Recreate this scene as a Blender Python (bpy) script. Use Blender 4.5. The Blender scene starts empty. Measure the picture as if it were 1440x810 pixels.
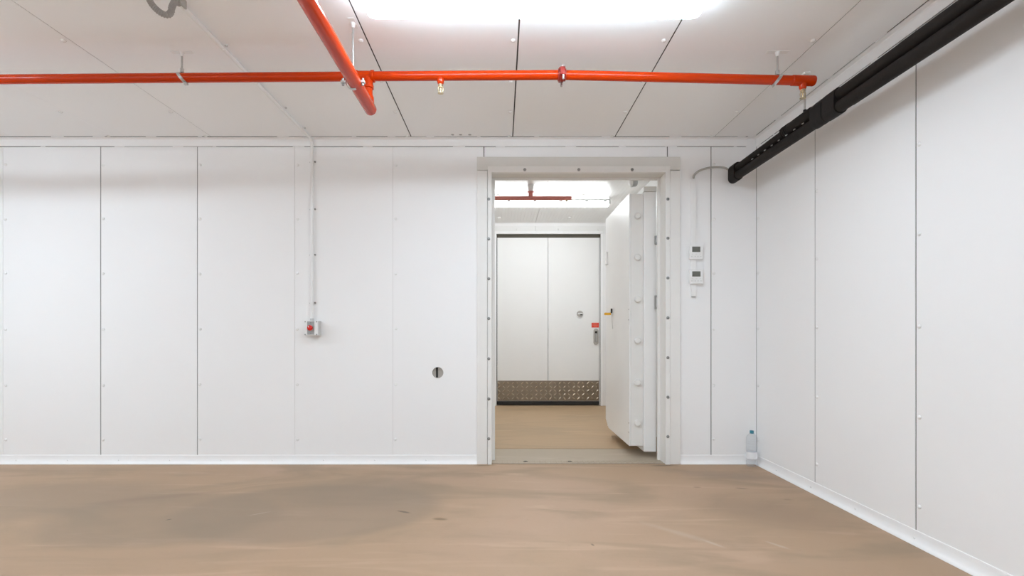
import bpy, bmesh, math, random
from mathutils import Vector, Matrix

random.seed(7)
PI = math.pi
SC = bpy.context.scene
COL = SC.collection

# ------------------------------------------------------------------ camera, world, exposure
F = 712.0            # focal length in pixels of a 1440 wide frame
ZB = 4.654           # distance from the camera to the back wall (the wall stands at y = 0)
CH = 1.183           # camera height
cam = bpy.data.cameras.new('camera')
cam.sensor_width = 36.0
cam.lens = F / 1440.0 * 36.0
cam.shift_x = 15.0 / 1440.0
cam.shift_y = 66.0 / 1440.0
cam.clip_start = 0.05
camo = bpy.data.objects.new('camera', cam)
COL.objects.link(camo)
camo.location = (0, -ZB, CH)
camo.rotation_euler = (PI / 2, 0, 0)
SC.camera = camo

w = bpy.data.worlds.new('world')
SC.world = w
w.use_nodes = True
w.node_tree.nodes['Background'].inputs[0].default_value = (1, 1, 1, 1)
w.node_tree.nodes['Background'].inputs[1].default_value = 0.0
SC.view_settings.view_transform = 'Standard'
SC.view_settings.look = 'None'
SC.view_settings.gamma = 1.0
SC.view_settings.use_curve_mapping = False
SC.view_settings.exposure = 0.0
MAIN_LAMP = 33.5     # radiance of the room's ceiling diffusers
LOBBY_LAMP = 30.0    # radiance of the lobby's tube light
SC.cycles.max_bounces = 14
SC.cycles.diffuse_bounces = 10
SC.cycles.transparent_max_bounces = 16

# ------------------------------------------------------------------ materials
MATS = {}


def new_mat(name):
    m = bpy.data.materials.new(name)
    m.use_nodes = True
    MATS[name] = m
    nt = m.node_tree
    return m, nt, nt.nodes['Principled BSDF']


def paint(name, col, rough=0.5, metal=0.0, var=0.03, scale=3.0, spec=0.5, bump=0.0, bscale=60.0, coat=0.0):
    m, nt, b = new_mat(name)
    tc = nt.nodes.new('ShaderNodeTexCoord')
    nz = nt.nodes.new('ShaderNodeTexNoise')
    nz.inputs['Scale'].default_value = scale
    nz.inputs['Detail'].default_value = 5
    nt.links.new(tc.outputs['Object'], nz.inputs['Vector'])
    mx = nt.nodes.new('ShaderNodeMix')
    mx.data_type = 'RGBA'
    lo = [c * (1 - var) for c in col]
    hi = [min(1, c * (1 + var)) for c in col]
    mx.inputs[6].default_value = (*lo, 1)
    mx.inputs[7].default_value = (*hi, 1)
    nt.links.new(nz.outputs['Fac'], mx.inputs[0])
    nt.links.new(mx.outputs[2], b.inputs['Base Color'])
    b.inputs['Roughness'].default_value = rough
    b.inputs['Metallic'].default_value = metal
    b.inputs['Specular IOR Level'].default_value = spec
    b.inputs['Coat Weight'].default_value = coat
    if bump:
        n2 = nt.nodes.new('ShaderNodeTexNoise')
        n2.inputs['Scale'].default_value = bscale
        n2.inputs['Detail'].default_value = 4
        nt.links.new(tc.outputs['Object'], n2.inputs['Vector'])
        bp = nt.nodes.new('ShaderNodeBump')
        bp.inputs['Strength'].default_value = bump
        bp.inputs['Distance'].default_value = 0.004
        nt.links.new(n2.outputs['Fac'], bp.inputs['Height'])
        nt.links.new(bp.outputs['Normal'], b.inputs['Normal'])
    return m


paint('panel', (0.885, 0.885, 0.885), 0.42, var=0.012, scale=1.3, spec=0.35)
paint('ceiling_panel', (0.925, 0.935, 0.945), 0.55, var=0.012, scale=1.1, spec=0.25)
paint('plain_wall', (0.91, 0.91, 0.91), 0.5, var=0.02)
paint('trim', (0.90, 0.90, 0.90), 0.4, var=0.02, scale=6)
paint('cap', (0.88, 0.88, 0.87), 0.25, var=0.01)
paint('joint', (0.05, 0.045, 0.04), 0.9, var=0.2)
paint('sealant', (0.6, 0.59, 0.57), 0.7, var=0.08, scale=20)
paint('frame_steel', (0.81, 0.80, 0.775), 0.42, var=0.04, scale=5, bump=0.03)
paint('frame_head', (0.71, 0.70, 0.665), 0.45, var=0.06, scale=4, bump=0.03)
paint('leaf_steel', (0.85, 0.845, 0.83), 0.4, var=0.02, scale=4)
paint('leaf_edge', (0.77, 0.76, 0.73), 0.4, var=0.03, scale=5)
paint('lobby_panel', (0.84, 0.84, 0.83), 0.4, var=0.015)
paint('lobby_ceiling', (0.80, 0.795, 0.78), 0.32, var=0.02, spec=0.6)
paint('galvanised', (0.55, 0.55, 0.54), 0.35, metal=0.85, var=0.12, scale=40)
paint('dark_bolt', (0.28, 0.28, 0.27), 0.4, metal=0.7, var=0.2, scale=60)
paint('red_pipe', (0.52, 0.036, 0.0006), 0.17, var=0.03, scale=8, spec=0.28)
paint('red_fitting', (0.30, 0.02, 0.012), 0.35, var=0.12, scale=30)
paint('red_hazed', (0.60, 0.20, 0.17), 0.4, var=0.05)  # lobby pipe red with pale haze put into the colour
paint('brass', (0.55, 0.45, 0.29), 0.3, metal=0.8, var=0.15, scale=40)
paint('bulb_glass', (0.75, 0.55, 0.30), 0.15, var=0.05)
paint('black_foam', (0.015, 0.0115, 0.0098), 0.7, var=0.25, scale=14, spec=0.2, bump=0.25, bscale=40)
paint('black_tape', (0.012, 0.010, 0.0095), 0.6, var=0.3, scale=22, spec=0.2, bump=0.35, bscale=35)
paint('grey_hose', (0.36, 0.34, 0.32), 0.6, var=0.10, scale=30)
paint('grey_cable', (0.42, 0.41, 0.38), 0.55, var=0.05)
paint('white_plastic', (0.86, 0.86, 0.85), 0.32, var=0.01)
paint('grey_plastic', (0.60, 0.60, 0.59), 0.4, var=0.03)
paint('plate_grey', (0.36, 0.36, 0.355), 0.4, metal=0.3, var=0.05)
paint('lcd', (0.15, 0.155, 0.135), 0.25, var=0.05)
paint('button', (0.70, 0.70, 0.69), 0.4, var=0.02)
paint('red_knob', (0.68, 0.02, 0.015), 0.2, var=0.05)
paint('sign_red', (0.72, 0.05, 0.025), 0.45, var=0.05)
paint('sign_pale', (0.80, 0.35, 0.25), 0.5, var=0.05)
paint('steel_cup', (0.47, 0.45, 0.42), 0.38, metal=0.55, var=0.10, scale=25)
paint('dark_slot', (0.02, 0.017, 0.014), 0.8, var=0.1)
paint('tread_plate', (0.27, 0.22, 0.165), 0.38, metal=0.6, var=0.18, scale=9)
paint('tread_raised', (0.50, 0.43, 0.335), 0.26, metal=0.8, var=0.15, scale=9)
paint('rubber', (0.02, 0.018, 0.017), 0.7, var=0.2)
paint('shade_drain_brown', (0.10, 0.088, 0.066), 0.7, var=0.1)  # brown of the drain holes and of the shade painted above the far door
paint('yellow', (0.80, 0.42, 0.02), 0.4, var=0.05)
paint('blue_cap', (0.03, 0.24, 0.33), 0.35, var=0.05)
paint('label_white', (0.85, 0.86, 0.88), 0.4, var=0.02)


def emit_mat(name, col, strength):
    m, nt, b = new_mat(name)
    b.inputs['Base Color'].default_value = (0.9, 0.9, 0.9, 1)
    b.inputs['Emission Color'].default_value = (*col, 1)
    b.inputs['Emission Strength'].default_value = strength
    return m


emit_mat('diffuser', (0.845, 1.0, 1.135), MAIN_LAMP)
emit_mat('lobby_diffuser', (0.94, 1.0, 1.05), LOBBY_LAMP)


def pet_mat():
    m, nt, b = new_mat('clear_plastic')
    out = nt.nodes['Material Output']
    nt.nodes.remove(b)
    tr = nt.nodes.new('ShaderNodeBsdfTransparent')
    tr.inputs[0].default_value = (0.950, 0.958, 0.965, 1)
    gl = nt.nodes.new('ShaderNodeBsdfGlossy')
    gl.inputs['Roughness'].default_value = 0.08
    lw_ = nt.nodes.new('ShaderNodeLayerWeight')
    lw_.inputs[0].default_value = 0.25
    fr = nt.nodes.new('ShaderNodeMath')
    fr.operation = 'MULTIPLY_ADD'
    nt.links.new(lw_.outputs['Facing'], fr.inputs[0])
    fr.inputs[1].default_value = 0.5
    fr.inputs[2].default_value = 0.03
    mx = nt.nodes.new('ShaderNodeMixShader')
    nt.links.new(fr.outputs[0], mx.inputs[0])
    nt.links.new(tr.outputs[0], mx.inputs[1])
    nt.links.new(gl.outputs[0], mx.inputs[2])
    nt.links.new(mx.outputs[0], out.inputs[0])


pet_mat()


def floor_mat(name, base, warm, grey, stains=True):
    m, nt, b = new_mat(name)
    N, L = nt.nodes, nt.links
    tc = N.new('ShaderNodeTexCoord')

    def noise(scale, detail, stretch=None, dist=0.0, off=(0, 0, 0)):
        mp = N.new('ShaderNodeMapping')
        mp.inputs['Location'].default_value = off
        if stretch:
            mp.inputs['Scale'].default_value = stretch[:3]
            mp.inputs['Rotation'].default_value = (0, 0, stretch[3])
        L.new(tc.outputs['Object'], mp.inputs[0])
        n = N.new('ShaderNodeTexNoise')
        n.inputs['Scale'].default_value = scale
        n.inputs['Detail'].default_value = detail
        n.inputs['Distortion'].default_value = dist
        L.new(mp.outputs[0], n.inputs['Vector'])
        return n.outputs['Fac']

    def ramp(fac, a, bb):
        r = N.new('ShaderNodeMapRange')
        r.interpolation_type = 'SMOOTHSTEP'
        r.inputs['From Min'].default_value = a
        r.inputs['From Max'].default_value = bb
        L.new(fac, r.inputs['Value'])
        return r.outputs['Result']

    def mixc(fac, a, bcol, amount=1.0):
        mx = N.new('ShaderNodeMix')
        mx.data_type = 'RGBA'
        if amount != 1.0:
            mm = N.new('ShaderNodeMath')
            mm.operation = 'MULTIPLY'
            L.new(fac, mm.inputs[0])
            mm.inputs[1].default_value = amount
            fac = mm.outputs[0]
        L.new(fac, mx.inputs[0])
        if hasattr(a, 'links'):
            L.new(a, mx.inputs[6])
        else:
            mx.inputs[6].default_value = (*a, 1)
        mx.inputs[7].default_value = (*bcol, 1)
        return mx.outputs[2]

    big = noise(0.55, 3, None, 0.6)
    c = mixc(ramp(big, 0.38, 0.66), base, warm)
    swirl = noise(0.8, 6, (0.8, 2.1, 1, 0.35), 1.6, (3.1, 0.4, 0))
    c = mixc(ramp(swirl, 0.46, 0.70), c, grey, 0.75)
    streak = noise(2.4, 5, (0.35, 2.6, 1, 0.5), 1.2, (1.2, 5.4, 0))
    c = mixc(ramp(streak, 0.55, 0.75), c, [x * 1.14 for x in warm], 0.65)
    fine = noise(28, 4)
    c = mixc(ramp(fine, 0.55, 0.85), c, [x * 0.86 for x in base], 0.35)

    def ell(cx, cy, rx, ry, rot, col, amount, edge=(1.0, 0.55), wob=0.25, wsc=3.0):
        nonlocal c
        mp = N.new('ShaderNodeMapping')
        mp.vector_type = 'TEXTURE'
        mp.inputs['Location'].default_value = (cx, cy, 0)
        mp.inputs['Rotation'].default_value = (0, 0, rot)
        mp.inputs['Scale'].default_value = (rx, ry, 1)
        L.new(tc.outputs['Object'], mp.inputs[0])
        ln = N.new('ShaderNodeVectorMath')
        ln.operation = 'LENGTH'
        sep = N.new('ShaderNodeVectorMath')
        sep.operation = 'MULTIPLY'
        sep.inputs[1].default_value = (1, 1, 0)
        L.new(mp.outputs[0], sep.inputs[0])
        L.new(sep.outputs[0], ln.inputs[0])
        nn = noise(wsc, 3, None, 0, (cx * 3, cy * 5, 0))
        md = N.new('ShaderNodeMath')
        md.operation = 'MULTIPLY_ADD'
        L.new(nn, md.inputs[0])
        md.inputs[1].default_value = wob * 2
        L.new(ln.outputs['Value'], md.inputs[2])
        c = mixc(ramp(md.outputs[0], edge[0] + wob, edge[1] + wob), c, col, amount)

    if stains:
        # mopped grey swirls with scalloped edges on the side away from the corner
        g1 = (0.275, 0.205, 0.145)
        ell(-1.30, -1.22, 0.95, 0.62, 0.1, g1, 0.55, (1.0, 0.82), 0.06, 2.0)
        ell(-2.20, -1.35, 0.85, 0.55, 0.0, g1, 0.45, (1.0, 0.75), 0.08, 2.0)
        ell(-3.30, -1.05, 1.05, 0.60, 0.2, g1, 0.50, (1.0, 0.5), 0.15, 2.0)
        ell(-0.95, -0.85, 0.75, 0.5, -0.1, g1, 0.45, (1.0, 0.4), 0.15, 2.0)
        ell(-2.45, -0.95, 0.55, 0.07, 0.35, (0.27, 0.18, 0.13), 0.35, (1.0, 0.2), 0.3, 3.0)
        ell(1.75, -1.25, 0.70, 0.40, -0.5, (0.30, 0.205, 0.14), 0.55, (1.0, 0.2), 0.25, 2.0)
        ell(1.9, -0.40, 0.55, 0.16, -0.3, (0.28, 0.21, 0.155), 0.55, (1.0, 0.2), 0.4, 4.0)
        d = (0.12, 0.09, 0.06)
        ell(-0.65, -1.27, 0.075, 0.018, -0.45, d, 0.75, (1.0, 0.3), 0.3, 14)
        ell(-0.395, -1.40, 0.06, 0.030, -0.2, (0.20, 0.135, 0.075), 0.8, (1.0, 0.3), 0.3, 14)
        ell(1.86, -0.752, 0.06, 0.014, -0.3, d, 0.7, (1.0, 0.3), 0.4, 14)
        ell(1.52, -0.72, 0.04, 0.012, -0.1, d, 0.5, (1.0, 0.3), 0.4, 14)
        ell(2.06, -1.02, 0.05, 0.016, -0.1, d, 0.35, (1.0, 0.3), 0.4, 14)
        ell(0.515, -1.80, 0.010, 0.022, 0.3, d, 0.7, (1.0, 0.3), 0.3, 14)
        ell(-2.13, -1.41, 0.022, 0.012, 0.7, d, 0.8, (1.0, 0.3), 0.3, 14)
        ell(1.46, -0.07, 0.16, 0.035, 0.05, (0.10, 0.075, 0.045), 0.6, (1.0, 0.3), 0.4, 9)
        ell(-0.15, -0.06, 0.12, 0.030, 0.05, (0.15, 0.11, 0.06), 0.6, (1.0, 0.3), 0.4, 9)
        lt = (0.50, 0.39, 0.30)
        ell(1.20, -1.78, 0.10, 0.022, -0.95, lt, 0.7, (1.0, 0.2), 0.3, 8)
        ell(1.55, -1.80, 0.10, 0.018, -0.95, lt, 0.6, (1.0, 0.2), 0.3, 8)
        ell(1.05, -1.62, 0.30, 0.05, -0.8, lt, 0.4, (1.0, 0.1), 0.4, 4)
        ell(-1.60, -1.30, 0.09, 0.010, 0.6, lt, 0.6, (1.0, 0.2), 0.3, 8)
    L.new(c, b.inputs['Base Color'])
    b.inputs['Roughness'].default_value = 0.55
    b.inputs['Specular IOR Level'].default_value = 0.3
    bp = N.new('ShaderNodeBump')
    bp.inputs['Strength'].default_value = 0.08
    bp.inputs['Distance'].default_value = 0.003
    L.new(fine, bp.inputs['Height'])
    L.new(bp.outputs['Normal'], b.inputs['Normal'])


floor_mat('floor_coat', (0.412, 0.280, 0.178), (0.446, 0.303, 0.206), (0.318, 0.230, 0.151))
floor_mat('lobby_floor', (0.47, 0.330, 0.200), (0.50, 0.355, 0.222), (0.41, 0.30, 0.19), False)
floor_mat('worn_concrete', (0.44, 0.365, 0.275), (0.47, 0.395, 0.31), (0.35, 0.29, 0.22), False)

# ------------------------------------------------------------------ mesh helpers


def bx(bm, x0, x1, y0, y1, z0, z1):
    v = [bm.verts.new((x, y, z)) for x in (x0, x1) for y in (y0, y1) for z in (z0, z1)]
    for f in ((0, 1, 3, 2), (4, 6, 7, 5), (0, 4, 5, 1), (2, 3, 7, 6), (0, 2, 6, 4), (1, 5, 7, 3)):
        bm.faces.new([v[i] for i in f])


def box(*a):
    bm = bmesh.new()
    bx(bm, *a)
    return bm


def ring(bm, c, u, v, r, n):
    return [bm.verts.new(c + u * (r * math.cos(2 * PI * i / n)) + v * (r * math.sin(2 * PI * i / n))) for i in range(n)]


def basis(d):
    d = Vector(d).normalized()
    a = Vector((0, 0, 1)) if abs(d.z) < 0.9 else Vector((1, 0, 0))
    u = d.cross(a).normalized()
    return d, u, d.cross(u).normalized()


def tube(bm, pts, rad, n=16, cap=True):
    pts = [Vector(p) for p in pts]
    rs = rad if isinstance(rad, (list, tuple)) else [rad] * len(pts)
    rings = []
    d, u, v = basis(pts[1] - pts[0])
    for i, p in enumerate(pts):
        if i == 0:
            t = pts[1] - pts[0]
        elif i == len(pts) - 1:
            t = pts[-1] - pts[-2]
        else:
            t = (pts[i + 1] - pts[i]).normalized() + (pts[i] - pts[i - 1]).normalized()
        t.normalize()
        u = (u - t * u.dot(t)).normalized()
        v = t.cross(u).normalized()
        rings.append(ring(bm, p, u, v, rs[i], n))
    for a, b in zip(rings, rings[1:]):
        for i in range(n):
            j = (i + 1) % n
            bm.faces.new((a[i], a[j], b[j], b[i]))
    if cap:
        bm.faces.new(list(reversed(rings[0])))
        bm.faces.new(rings[-1])


def tb(pts, rad, n=16, cap=True):
    bm = bmesh.new()
    tube(bm, pts, rad, n, cap)
    return bm


def lathe(prof, base, axis, n=16):
    """prof: list of (radius, height along axis)"""
    bm = bmesh.new()
    d, u, v = basis(axis)
    base = Vector(base)
    prev = None
    for r, h in prof:
        c = base + d * h
        cur = [bm.verts.new(c)] if r < 1e-6 else ring(bm, c, u, v, r, n)
        if prev is not None:
            if len(prev) == 1 and len(cur) > 1:
                for i in range(n):
                    bm.faces.new((prev[0], cur[(i + 1) % n], cur[i]))
            elif len(cur) == 1 and len(prev) > 1:
                for i in range(n):
                    bm.faces.new((prev[i], prev[(i + 1) % n], cur[0]))
            elif len(prev) > 1:
                for i in range(n):
                    j = (i + 1) % n
                    bm.faces.new((prev[i], prev[j], cur[j], cur[i]))
        prev = cur
    return bm


def extrude_yz(prof, x0, x1):
    """closed profile of (y, z) swept along x"""
    bm = bmesh.new()
    a = [bm.verts.new((x0, y, z)) for y, z in prof]
    b = [bm.verts.new((x1, y, z)) for y, z in prof]
    n = len(prof)
    for i in range(n):
        j = (i + 1) % n
        bm.faces.new((a[i], a[j], b[j], b[i]))
    bm.faces.new(list(reversed(a)))
    bm.faces.new(b)
    return bm


def spline(pts, per=8):
    P = [Vector(p) for p in pts]
    P = [P[0] * 2 - P[1]] + P + [P[-1] * 2 - P[-2]]
    out = []
    for i in range(1, len(P) - 2):
        for k in range(per):
            t = k / per
            a, b, c, d = P[i - 1], P[i], P[i + 1], P[i + 2]
            out.append(0.5 * ((2 * b) + (c - a) * t + (2 * a - 5 * b + 4 * c - d) * t * t + (3 * b - a - 3 * c + d) * t ** 3))
    out.append(P[-2])
    return out


WORLD = {}           # world position of every object's origin


def mk(name, bm, mat, parent=None, smooth=False, bevel=0.0, bseg=2, kind=None):
    """link one mesh object; the bmesh holds world coordinates"""
    off = WORLD[parent] if parent is not None else Vector((0, 0, 0))
    bmesh.ops.recalc_face_normals(bm, faces=bm.faces)
    if bevel:
        bmesh.ops.bevel(bm, geom=[e for e in bm.edges if e.calc_face_angle(0) > 0.6], offset=bevel, segments=bseg, profile=0.5, affect='EDGES')
    bmesh.ops.translate(bm, verts=bm.verts, vec=-off)
    me = bpy.data.meshes.new(name)
    bm.to_mesh(me)
    bm.free()
    me.materials.append(MATS[mat])
    if smooth:
        for p in me.polygons:
            p.use_smooth = True
        me.set_sharp_from_angle(angle=0.7)
    o = bpy.data.objects.new(name, me)
    COL.objects.link(o)
    if parent is not None:
        o.parent = parent
    WORLD[o] = off.copy()
    if kind:
        o['kind'] = kind
    return o


def link_piece(name, mesh, loc, parent, rot=(0, 0, 0)):
    o = bpy.data.objects.new(name, mesh)
    COL.objects.link(o)
    o.parent = parent
    o.location = Vector(loc) - WORLD[parent]
    o.rotation_euler = rot
    WORLD[o] = Vector(loc)
    return o


def thing(name, label, cat, loc, group=None):
    o = bpy.data.objects.new(name, None)
    COL.objects.link(o)
    o.location = loc
    o.empty_display_size = 0.1
    WORLD[o] = Vector(loc)
    o['label'] = label
    o['category'] = cat
    if group:
        o['group'] = group
    return o


def struct(o, label, cat):
    o['kind'] = 'structure'
    o['label'] = label
    o['category'] = cat
    return o


def mesh_of(bm, name, mat, smooth=True):
    bmesh.ops.recalc_face_normals(bm, faces=bm.faces)
    me = bpy.data.meshes.new(name)
    bm.to_mesh(me)
    bm.free()
    me.materials.append(MATS[mat])
    if smooth:
        for p in me.polygons:
            p.use_smooth = True
        me.set_sharp_from_angle(angle=0.9)
    return me


def X0(px):          # a column on the back wall
    return (px - 705.0) / 153.0


def Zw(py):          # a row on the back wall
    return CH - (py - 471.0) / 153.0


# ------------------------------------------------------------------ the setting
XR = 2.346           # right wall
XL = -5.9           # left wall, out of the frame
YF = -6.7            # wall behind the camera
HC = 2.99            # ceiling

CAPW = mesh_of(lathe([(0.0125, 0), (0.0125, 0.0035), (0.0095, 0.0065), (0.004, 0.008), (0, 0.008)], (0, 0, 0), (0, -1, 0), 10), 'screw_cap', 'cap')
CAPR = mesh_of(lathe([(0.0125, 0), (0.0125, 0.0035), (0.0095, 0.0065), (0.004, 0.008), (0, 0.008)], (0, 0, 0), (-1, 0, 0), 10), 'screw_cap', 'cap')
CAPC = mesh_of(lathe([(0.015, 0), (0.015, 0.004), (0.011, 0.009), (0.005, 0.011), (0, 0.011)], (0, 0, 0), (0, 0, -1), 10), 'screw_cap', 'cap')

fl = struct(mk('floor', box(XL, XR + 0.15, YF, 0.0, -0.12, 0.0), 'floor_coat'), 'worn beige coated concrete floor of the storage room', 'floor')

# back wall: dark core with a door opening, white panels hung in front of it
DO0, DO1, DOZ = -0.163, 1.523, 2.70
bm = bmesh.new()
bx(bm, XL, DO0, 0.02, 0.16, 0, HC)
bx(bm, DO1, XR + 0.15, 0.02, 0.16, 0, HC)
bx(bm, DO0, DO1, 0.02, 0.16, DOZ, HC)
wb = struct(mk('wall_back', bm, 'joint'), 'white panelled wall with the vault doorway', 'wall')

ROWS = [2.745, 2.248, 1.745, 1.235, 0.725, 0.222]
joints_px = [-196, -134.5,  4, 141.5, 277.5, 414.5, 552.5, 680.5]
gaps = {4: 0.0032, 141.5: 0.0062, 277.5: 0.0056, 414.5: 0.0032, 552.5: 0.0026, 680.5: 0.0075, 938.5: 0.0075, 1000: 0.0066}


def gap(px):
    return gaps.get(px, 0.003)


def wall_panel(p0, p1, z0=0.0, z1=HC, caps=True, end_x=None):
    x0 = X0(p0) + gap(p0) / 2
    x1 = X0(p1) - gap(p1) / 2 if end_x is None else end_x
    p = mk('panel', box(x0, x1, 0.0, 0.019, z0, z1), 'panel', wb, bevel=0.0008, bseg=1)
    if caps:
        for z in ROWS:
            link_piece('screw_cap', CAPW, (X0(p0) + 0.026 + random.uniform(-.003, .003), 0.0, z + random.uniform(-.006, .006)), p)
    return p


for a, b in zip(joints_px, joints_px[1:]):
    pn = wall_panel(a, b, caps=a > -140)
    if a == 552.5:
        lock_panel = pn
wall_panel(680.5, 938.5, DOZ, HC, caps=False)
wall_panel(938.5, 1000, caps=False)
wall_panel(1000, 1064, end_x=XR - 0.002)

# a round hole through the lock panel
LKX, LKZ, LKR = X0(615.7), Zw(524), 0.053
cut = mk('cutter', lathe([(0, 0), (LKR, 0), (LKR, 0.2), (0, 0.2)], (LKX, -0.05, LKZ), (0, 1, 0), 32), 'panel')
for target in (lock_panel, wb):
    md = target.modifiers.new('hole', 'BOOLEAN')
    md.object = cut
    md.operation = 'DIFFERENCE'
    md.solver = 'EXACT'
bpy.context.view_layer.update()
dg = bpy.context.evaluated_depsgraph_get()
newm = {}
for target in (lock_panel, wb):
    newm[target] = bpy.data.meshes.new_from_object(target.evaluated_get(dg))
for target, m_ in newm.items():
    target.modifiers.clear()
    target.data = m_
bpy.data.objects.remove(cut, do_unlink=True)

# right wall
wr = struct(mk('wall_right', box(XR + 0.02, XR + 0.15, YF, 0.0, 0, HC), 'joint'), 'white panelled side wall below the black pipes', 'wall')
ry = [0.0, -0.866, -1.788, -2.71, -3.63, -4.55, -5.47, -6.39, YF]
rg = [0.0, 0.0062, 0.0066, 0.004, 0.004, 0.004, 0.004, 0.004, 0.004, 0.0]
for i in range(len(ry) - 1):
    p = mk('panel', box(XR, XR + 0.019, ry[i + 1] + rg[i + 1] / 2, ry[i] - rg[i] / 2, 0, HC), 'panel', wr, bevel=0.0008, bseg=1)
    if i < 4:
        for z in ROWS:
            yy = ry[i] - (0.014 if i else 0.02)
            link_piece('screw_cap', CAPR, (XR, yy - 0.012, z + random.uniform(-.006, .006)), p)

struct(mk('wall_left', box(XL - 0.1, XL, YF, 0.16, 0, HC), 'plain_wall'), 'plain white side wall far from the doorway', 'wall')
struct(mk('wall_front', box(XL - 0.1, XR + 0.15, YF - 0.1, YF, 0, HC), 'plain_wall'), 'plain white wall facing the vault doorway', 'wall')

# ceiling
ce = struct(mk('ceiling', box(XL, XR + 0.15, YF, 0.16, HC + 0.02, HC + 0.14), 'joint'), 'white panelled ceiling of the storage room', 'ceiling')
cx = [XL, -4.45, -3.53, -2.645, -1.736, -0.8226, 0.1036, 1.036, 1.943, XR + 0.02]
cg = {-3.53: 0.0014, -2.645: 0.0042, -1.736: 0.002, -0.8226: 0.0085, 0.1036: 0.0095, 1.036: 0.0085, 1.943: 0.0045}
CAPY = [-0.06, -0.557, -1.05, -1.55, -2.05, -2.55]
for a, b in zip(cx, cx[1:]):
    p = mk('ceiling_panel', box(a + cg.get(a, 0.003) / 2, b - cg.get(b, 0.003) / 2, YF, 0.02, HC, HC + 0.019), 'ceiling_panel', ce, bevel=0.0008, bseg=1)
    if -4 < b < 2.2:
        for yy in CAPY:
            if abs(b + 1.736) < 0.01:
                continue
            link_piece('screw_cap', CAPC, (b - 0.030 - random.uniform(0, .012), yy, HC), p)
for x_, in ((-0.440,), (-0.368,), (-0.285,)):
    mk('drill_hole', lathe([(0, 0), (0.0145, 0), (0.0145, 0.0015), (0, 0.0015)], (x_, -0.085, HC), (0, 0, -1), 10), 'plate_grey', ce)

# pressed-in joint strips just below the panel faces
for px_, m_ in ((-134.5, 'joint'), (4, 'sealant'), (141.5, 'joint'), (277.5, 'joint'), (414.5, 'sealant'), (552.5, 'sealant'), (1000, 'joint')):
    g2 = gap(px_) / 2 - 0.0001
    mk('joint_strip', box(X0(px_) - g2, X0(px_) + g2, 0.003, 0.0199, 0.0, HC), m_, wb)
for px_ in (680.5, 938.5):
    g2 = gap(px_) / 2 - 0.0001
    mk('joint_strip', box(X0(px_) - g2, X0(px_) + g2, 0.003, 0.0199, DOZ, HC), 'joint', wb)
for y_, g_ in list(zip(ry, rg))[1:-1]:
    mk('joint_strip', box(XR + 0.002, XR + 0.0199, y_ - g_ / 2 + 0.0001, y_ + g_ / 2 - 0.0001, 0.0, HC), 'joint', wr)
for x_ in cx[1:-1]:
    g2 = cg.get(x_, 0.003) / 2 - 0.0001
    mk('joint_strip', box(x_ - g2, x_ + g2, YF, 0.02, HC + 0.0025, HC + 0.0199), 'sealant' if x_ in (-3.53, -1.736) else 'joint', ce)

# angle trims between walls and ceiling
bm = extrude_yz([(0, HC - 0.001), (-0.04, HC - 0.001), (-0.042, HC - 0.006), (-0.012, HC - 0.010), (-0.007, HC - 0.016), (-0.005, HC - 0.074), (0, HC - 0.076)], XL, XR - 0.09)
struct(mk('trim_1', bm, 'trim'), 'white metal angle trim along the top of the doorway wall', 'trim')
bm = extrude_yz([(0, HC - 0.001), (-0.038, HC - 0.001), (-0.040, HC - 0.006), (-0.012, HC - 0.010), (-0.007, HC - 0.016), (-0.005, HC - 0.078), (0, HC - 0.08)], YF, -0.005)
bmesh.ops.transform(bm, matrix=Matrix(((0, 1, 0, XR), (1, 0, 0, 0), (0, 0, 1, 0), (0, 0, 0, 1))), verts=bm.verts)
struct(mk('trim_2', bm, 'trim'), 'white metal angle trim above the black pipes', 'trim')



def broken_line(parent, along, x0, x1, off, z, segs):
    # open joint beside the trim, bridged here and there by sealant
    rnd = random.Random(int(abs(off) * 1e4) + int(z * 100))
    x = x0
    while x < x1:
        ln = rnd.uniform(0.25, 0.75)
        e = min(x + ln, x1)
        if along == 'x':
            q = (x, e, off - 0.0013, off + 0.0013, z - 0.0015, z + 0.0015)
        else:
            q = (off - 0.0011, off + 0.0011, x, e, z - 0.0012, z + 0.0012)
        mk('open_joint', box(*q), 'dark_slot' if rnd.random() < 0.6 else 'plate_grey', parent)
        x = e + rnd.uniform(0.03, 0.12)


t1_ = bpy.data.objects['trim_1']
t2_ = bpy.data.objects['trim_2']
broken_line(t1_, 'x', -4.7, XR - 0.1, -0.0445, HC - 0.001, 0)
broken_line(t1_, 'x', -4.7, XR - 0.1, -0.0015, HC - 0.0775, 0)
broken_line(t2_, 'y', -3.2, -0.08, XR - 0.042, HC - 0.001, 0)
broken_line(t2_, 'y', -3.2, -0.08, XR - 0.0015, HC - 0.0815, 0)

# coved base trims
COVE = [(0, 0.0), (-0.030, 0.0), (-0.029, 0.006), (-0.018, 0.016), (-0.009, 0.032), (-0.006, 0.055), (-0.005, 0.078), (0, 0.080)]
bb = struct(mk('baseboard_back', extrude_yz(COVE, XL, X0(671) - 0.001), 'trim', smooth=True), 'white coved skirting below the red switch wall', 'baseboard')
struct(mk('baseboard_back', extrude_yz(COVE, X0(955.5), XR - 0.006), 'trim', smooth=True), 'short white coved skirting between doorway and corner', 'baseboard')
bm = extrude_yz(COVE, YF, -0.001)
bmesh.ops.transform(bm, matrix=Matrix(((0, 1, 0, XR), (1, 0, 0, 0), (0, 0, 1, 0), (0, 0, 0, 1))), verts=bm.verts)
br = struct(mk('baseboard_right', bm, 'trim', smooth=True), 'white coved skirting along the side wall by the bottle', 'baseboard')
RIV = mesh_of(lathe([(0.007, 0), (0.006, 0.003), (0, 0.004)], (0, 0, 0), (0, -1, 0), 8), 'rivet', 'cap')
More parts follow.
